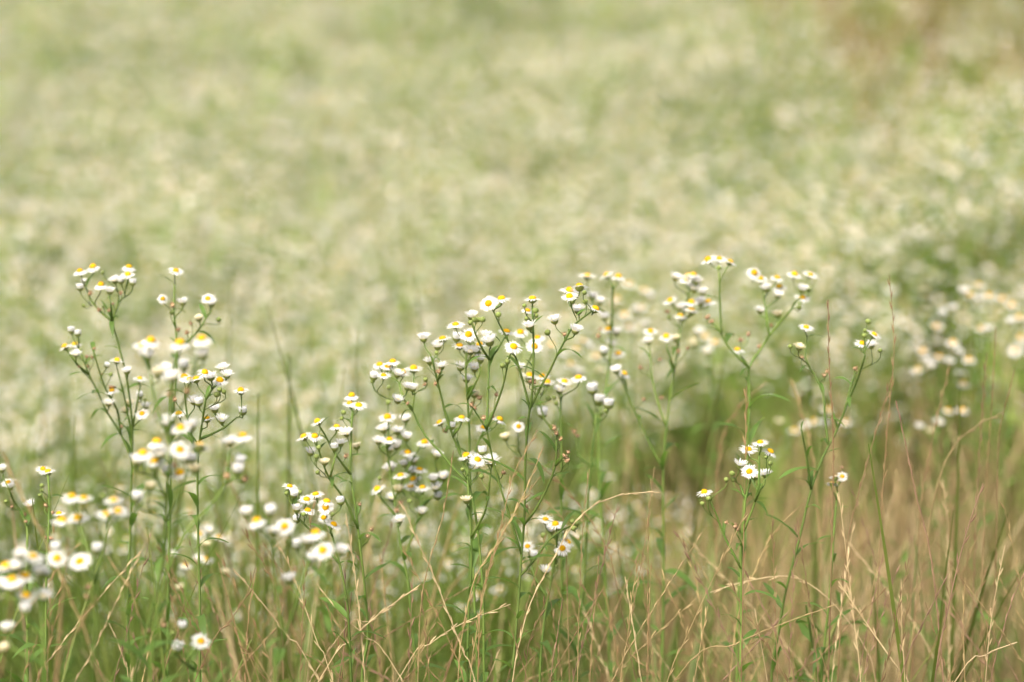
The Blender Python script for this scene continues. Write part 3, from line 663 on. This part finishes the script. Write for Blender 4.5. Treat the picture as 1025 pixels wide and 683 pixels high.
# ------------------------------------------------------------------ the meadow: masses nobody could count
LIB = {}
def lib(name, meshes):
    c = bpy.data.collections.new(name)
    for i, me in enumerate(meshes):
        o = bpy.data.objects.new(f'{name}_{chr(97 + i)}', me); c.objects.link(o)
    return c
def ribbon(b, base, ang, L, lean, w, m, seg=4, curl=1.0):
    c, s_ = math.cos(ang), math.sin(ang); vs = []
    for i in range(seg + 1):
        t = i / seg; a = lean * (.4 + curl * t); r = L * t * math.sin(a); z = L * t * math.cos(a * .8); ww = w * (1 - .85 * t ** 2)
        vs += [(base[0] + r * c - ww * s_, base[1] + r * s_ + ww * c, z), (base[0] + r * c + ww * s_, base[1] + r * s_ - ww * c, z)]
    b.add(vs, [(2 * i, 2 * i + 1, 2 * i + 3, 2 * i + 2) for i in range(seg)], M[m])
def meadow_flower(nh, hgt):
    """a whole far fleabane: stem, leaves and a flat-topped spray of heads"""
    b = MB(); top = Vector((random.uniform(-.04, .04), random.uniform(-.04, .04), hgt * .66))
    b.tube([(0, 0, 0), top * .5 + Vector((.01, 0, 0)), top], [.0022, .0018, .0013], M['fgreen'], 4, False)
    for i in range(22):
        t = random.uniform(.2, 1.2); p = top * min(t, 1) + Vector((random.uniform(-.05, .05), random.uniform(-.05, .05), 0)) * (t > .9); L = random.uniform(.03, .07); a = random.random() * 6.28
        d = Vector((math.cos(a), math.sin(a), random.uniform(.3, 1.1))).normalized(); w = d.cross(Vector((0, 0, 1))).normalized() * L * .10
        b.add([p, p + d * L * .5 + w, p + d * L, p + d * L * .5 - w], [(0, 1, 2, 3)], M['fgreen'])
    for k in range(nh):
        a = random.random() * 6.28; q = math.sqrt(random.random()) * hgt * .26
        p = Vector((top.x + q * math.cos(a), top.y + q * math.sin(a), hgt * random.uniform(.78, 1.04)))
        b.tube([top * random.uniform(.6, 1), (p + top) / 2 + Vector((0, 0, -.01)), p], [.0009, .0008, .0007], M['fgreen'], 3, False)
        n = Vector((random.gauss(0, .28), random.gauss(0, .28), 1)).normalized(); X = Matrix.Translation(p) @ frame_to(n, random.random() * 6, random.uniform(.74, 1.04))
        u = random.random(); N = 10
        if u < .62:
            dz = random.uniform(-.25, .12)
            vs = [X @ Vector((0, 0, 0))] + [X @ Vector((RAD * rr * math.cos(6.2832 * j / N), RAD * rr * math.sin(6.2832 * j / N), dz * RAD)) for j in range(N) for rr in (random.uniform(.8, 1.05),)]
            b.add(vs, [(0, 1 + j, 1 + (j + 1) % N) for j in range(N)], M['petal'])
            b.lathe([(RAD * .35, .0002), (RAD * .30, RAD * .18), (RAD * .1, RAD * .28)], M['disc'], 6, 0, X)
        else:
            b.lathe([(RAD * .2, -RAD * .1), (RAD * .55, RAD * .25), (RAD * .5, RAD * .5), (RAD * .1, RAD * .6)], M['petal' if u < .95 else 'cream'], 7, .1, X)
        b.lathe([(RAD * .08, -RAD * .5), (RAD * .38, -RAD * .35), (RAD * .42, -RAD * .04)], M['calyx'], 6, 0, X)
    return b.mesh('meadow_flower', False)
def dry_tuft():
    b = MB()
    for k in range(9):
        a = random.random() * 6.28; L = random.uniform(.18, .50); lean = random.uniform(.05, .42); bx = (random.uniform(-.05, .05), random.uniform(-.05, .05))
        c, s_ = math.cos(a), math.sin(a); pts = []
        for i in range(6):
            t = i / 5; an = lean * (.5 + .8 * t); pts.append((bx[0] + L * t * math.sin(an) * c, bx[1] + L * t * math.sin(an) * s_, L * t * math.cos(an * .8)))
        mm = M[random.choices(['straw', 'tan', 'redb'], [2.5, 4, 3])[0]]
        b.tube(pts, [.0008, .0008, .0008, .0012, .0011, .0004], mm, 4, False)
    for k in range(10):
        ribbon(b, (random.uniform(-.06, .06), random.uniform(-.06, .06)), random.random() * 6.28, random.uniform(.12, .32), random.uniform(.3, 1.1), random.uniform(.0012, .0024), 'dryblade', 5)
    return b.mesh('dry_tuft', False)
def green_tuft():
    b = MB()
    for k in range(16):
        ribbon(b, (random.uniform(-.05, .05), random.uniform(-.05, .05)), random.random() * 6.28, random.uniform(.12, .36), random.uniform(.1, .75), random.uniform(.0016, .0034), 'blade', 5)
    return b.mesh('green_tuft', False)
def tall_green_tuft():
    b = MB()
    for k in range(9):
        ribbon(b, (random.uniform(-.04, .04), random.uniform(-.04, .04)), random.random() * 6.28, random.uniform(.36, .66), random.uniform(.05, .42), random.uniform(.0018, .0036), 'blade', 7)
    return b.mesh('tall_green_tuft', False)
def leafy_shoot():
    """a young fleabane shoot without flowers"""
    b = MB(); h = random.uniform(.26, .58); top = Vector((random.uniform(-.03, .03), random.uniform(-.03, .03), h))
    b.tube([(0, 0, 0), top * .5 + Vector((.006, .004, 0)), top], [.002, .0016, .0009], M['stem'], 5, False)
    for i in range(26):
        t = (i + 1) / 27; p = top * t; a = i * 2.4; L = .068 * (1.1 - .6 * t) * random.uniform(.8, 1.2)
        d = Vector((math.cos(a), math.sin(a), random.uniform(.4, 1.0))).normalized(); w = d.cross(Vector((0, 0, 1))).normalized() * L * .10
        e = p + d * L - Vector((0, 0, L * .15))
        b.add([p, p + d * L * .35 + w, p + d * L * .7 + w * .7, e, p + d * L * .7 - w * .7, p + d * L * .35 - w], [(0, 1, 2, 3, 4, 5)], M['leaf'])
    return b.mesh('leafy_shoot', False)

def scatter(name, label, cat, coll, nvar, dens, accept, smin, smax, y0, y1):
    """one object of kind stuff: the points it grows from, with the plant variants set on them"""
    ys = np.linspace(y0, y1, 200); wid = .40 * ys + 1.6
    area = float(np.sum((wid[1:] + wid[:-1]) / 2 * np.diff(ys))); n = int(area * dens)
    y = rng.choice(ys, n, p=wid / wid.sum()) + rng.uniform(-.06, .06, n); x = rng.uniform(-.5, .5, n) * (.40 * y + 1.6)
    keep = rng.random(n) < accept(x, y); x, y = x[keep], y[keep]; n = len(x)
    me = bpy.data.meshes.new(name); me.vertices.add(n)
    me.vertices.foreach_set('co', np.stack([x, y, terrain(x, y)], -1).astype(np.float32).ravel())
    for an, ty, v in (('spin', 'FLOAT', rng.uniform(0, 6.283, n)), ('grow', 'FLOAT', rng.uniform(smin, smax, n)), ('tiltx', 'FLOAT', rng.normal(0, .10, n)), ('tilty', 'FLOAT', rng.normal(0, .10, n))):
        at_ = me.attributes.new(an, ty, 'POINT'); at_.data.foreach_set('value', v.astype(np.float32))
    at_ = me.attributes.new('kind_of', 'INT', 'POINT'); at_.data.foreach_set('value', rng.integers(0, nvar, n).astype(np.int32))
    o = new_obj(name, me); o['kind'] = 'stuff'; o['label'] = label; o['category'] = cat
    ng = bpy.data.node_groups.new(name, 'GeometryNodeTree')
    ng.interface.new_socket('Geometry', in_out='INPUT', socket_type='NodeSocketGeometry'); ng.interface.new_socket('Geometry', in_out='OUTPUT', socket_type='NodeSocketGeometry')
    N = ng.nodes; gi = N.new('NodeGroupInput'); go = N.new('NodeGroupOutput'); ip = N.new('GeometryNodeInstanceOnPoints'); ci = N.new('GeometryNodeCollectionInfo')
    ci.inputs['Collection'].default_value = coll; ci.inputs['Separate Children'].default_value = True; ci.inputs['Reset Children'].default_value = True
    def attr(a, t):
        q = N.new('GeometryNodeInputNamedAttribute'); q.data_type = t; q.inputs['Name'].default_value = a; return [s for s in q.outputs if s.enabled and s.name == 'Attribute'][0]
    cx = N.new('ShaderNodeCombineXYZ'); L = ng.links
    L.new(attr('tiltx', 'FLOAT'), cx.inputs[0]); L.new(attr('tilty', 'FLOAT'), cx.inputs[1]); L.new(attr('spin', 'FLOAT'), cx.inputs[2])
    ip.inputs['Pick Instance'].default_value = True
    L.new(gi.outputs[0], ip.inputs['Points']); L.new(ci.outputs[0], ip.inputs['Instance']); L.new(attr('kind_of', 'INT'), ip.inputs['Instance Index'])
    L.new(cx.outputs[0], ip.inputs['Rotation']); L.new(attr('grow', 'FLOAT'), ip.inputs['Scale']); L.new(ip.outputs[0], go.inputs[0])
    md = o.modifiers.new('planting', 'NODES'); md.node_group = ng
    print(name, n); return o

def U(x, y): return 512.5 + x / np.maximum(y, .5) * PXF       # rough picture column of a ground point, to lay the patches out
def edge(x, y): return .12 * np.sin(x * 5.1) + 4.35 + .60 * sstep(U(x, y), 300, 620) - .35 * sstep(U(x, y), 700, 850)
def brown(x, y): return sstep(U(x, y) + 160 * (vnoise(x, y, .9, 8) - .5), 690, 830) * sstep(y + .8 * (vnoise(x, y, .7, 9) - .5), 5.8, 6.7)
def d_flower(x, y):
    patch = sstep(.6 * vnoise(x, y, .34, 21) + .4 * vnoise(x, y, 1.1, 22), .28, .62)
    bank = sstep(U(x, y), 600, 780) * (1 - sstep(y, 6.2, 7.0))
    patch = patch * (1 - bank) + bank * sstep(vnoise(x, y, .20, 31), .30, .50)
    return sstep(y, edge(x, y) - .35, edge(x, y) + .6) * (.30 - .24 * bank + (.70 + .24 * bank) * patch) * (1 - .86 * brown(x, y)) * (1 - .25 * sstep(y, 6.8, 9.0))
def d_sparse(x, y): return sstep(y, 3.0, 3.3) * (1 - sstep(y, edge(x, y) - .2, edge(x, y) + .4)) * sstep(vnoise(x, y, .5, 3), .45, .7) * (.55 + .45 * (x < .3)) * (1 - .7 * sstep(U(x, y), 650, 800))
def d_dry(x, y):
    near = 1 - sstep(y, edge(x, y) - .2, edge(x, y) + .8); right = .35 + .65 * sstep(U(x, y), 200, 700)
    return np.clip(near * right * (.20 + .50 * vnoise(x, y, .4, 4)) * (1 + .9 * sstep(y, 3.1, 3.7) * sstep(U(x, y), 450, 650)) * (1 - .4 * sstep(y, 4.5, 4.9)) + .8 * brown(x, y) + .02 * (1 - near), 0, 1)
def d_green(x, y):
    near = 1 - sstep(y, edge(x, y) - .2, edge(x, y) + .8); left = 1 - .35 * sstep(U(x, y), 350, 700) - .4 * sstep(y, 3.1, 3.7) * sstep(U(x, y), 450, 650)
    return np.clip(near * left * (.45 + .55 * vnoise(x, y, .35, 5)) + .8 * (1 - near) * (1 - .8 * brown(x, y)), 0, 1)
def d_tall(x, y): return (1 - sstep(y, 4.4, 5.0)) * (.25 + .75 * sstep(vnoise(x, y, .28, 12), .35, .65)) * (1 - .3 * sstep(U(x, y), 430, 720)) * (1 - .7 * sstep(y, 3.0, 3.6) * sstep(U(x, y), 450, 650))
def d_shoot(x, y): return (1 - .6 * sstep(y, 3.0, 3.6) * sstep(U(x, y), 450, 650)) * np.clip((1 - sstep(y, 3.6, 4.6)) * sstep(vnoise(x, y, .3, 6), .4, .75) * (1 - .5 * sstep(U(x, y), 600, 900)) + .25 * sstep(y, 3.6, 4.6), 0, 1)

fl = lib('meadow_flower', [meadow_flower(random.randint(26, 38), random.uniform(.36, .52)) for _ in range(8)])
dr = lib('dry_tuft', [dry_tuft() for _ in range(7)])
gr = lib('green_tuft', [green_tuft() for _ in range(6)])
tg = lib('tall_green_tuft', [tall_green_tuft() for _ in range(5)])
sh = lib('leafy_shoot', [leafy_shoot() for _ in range(5)])
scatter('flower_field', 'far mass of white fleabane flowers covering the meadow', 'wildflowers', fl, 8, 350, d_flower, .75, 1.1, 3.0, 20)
scatter('scattered_flowers', 'loose blurred fleabane flowers between the grass and the field', 'wildflowers', fl, 8, 36, d_sparse, .65, 1.0, 2.9, 5.6)
scatter('dry_grass', 'dry tan meadow grass between the flowers', 'grass', dr, 7, 75, d_dry, .7, 1.15, 1.5, 20)
scatter('green_grass', 'green grass blades growing under the flowers', 'grass', gr, 6, 95, d_green, .7, 1.15, 1.5, 20)
scatter('tall_grass', 'tall green grass blades standing among the stems', 'grass', tg, 5, 34, d_tall, .75, 1.1, 1.9, 5.4)
scatter('leafy_undergrowth', 'leafy green shoots growing under the flowers', 'undergrowth', sh, 5, 34, d_shoot, .7, 1.1, 1.9, 14)
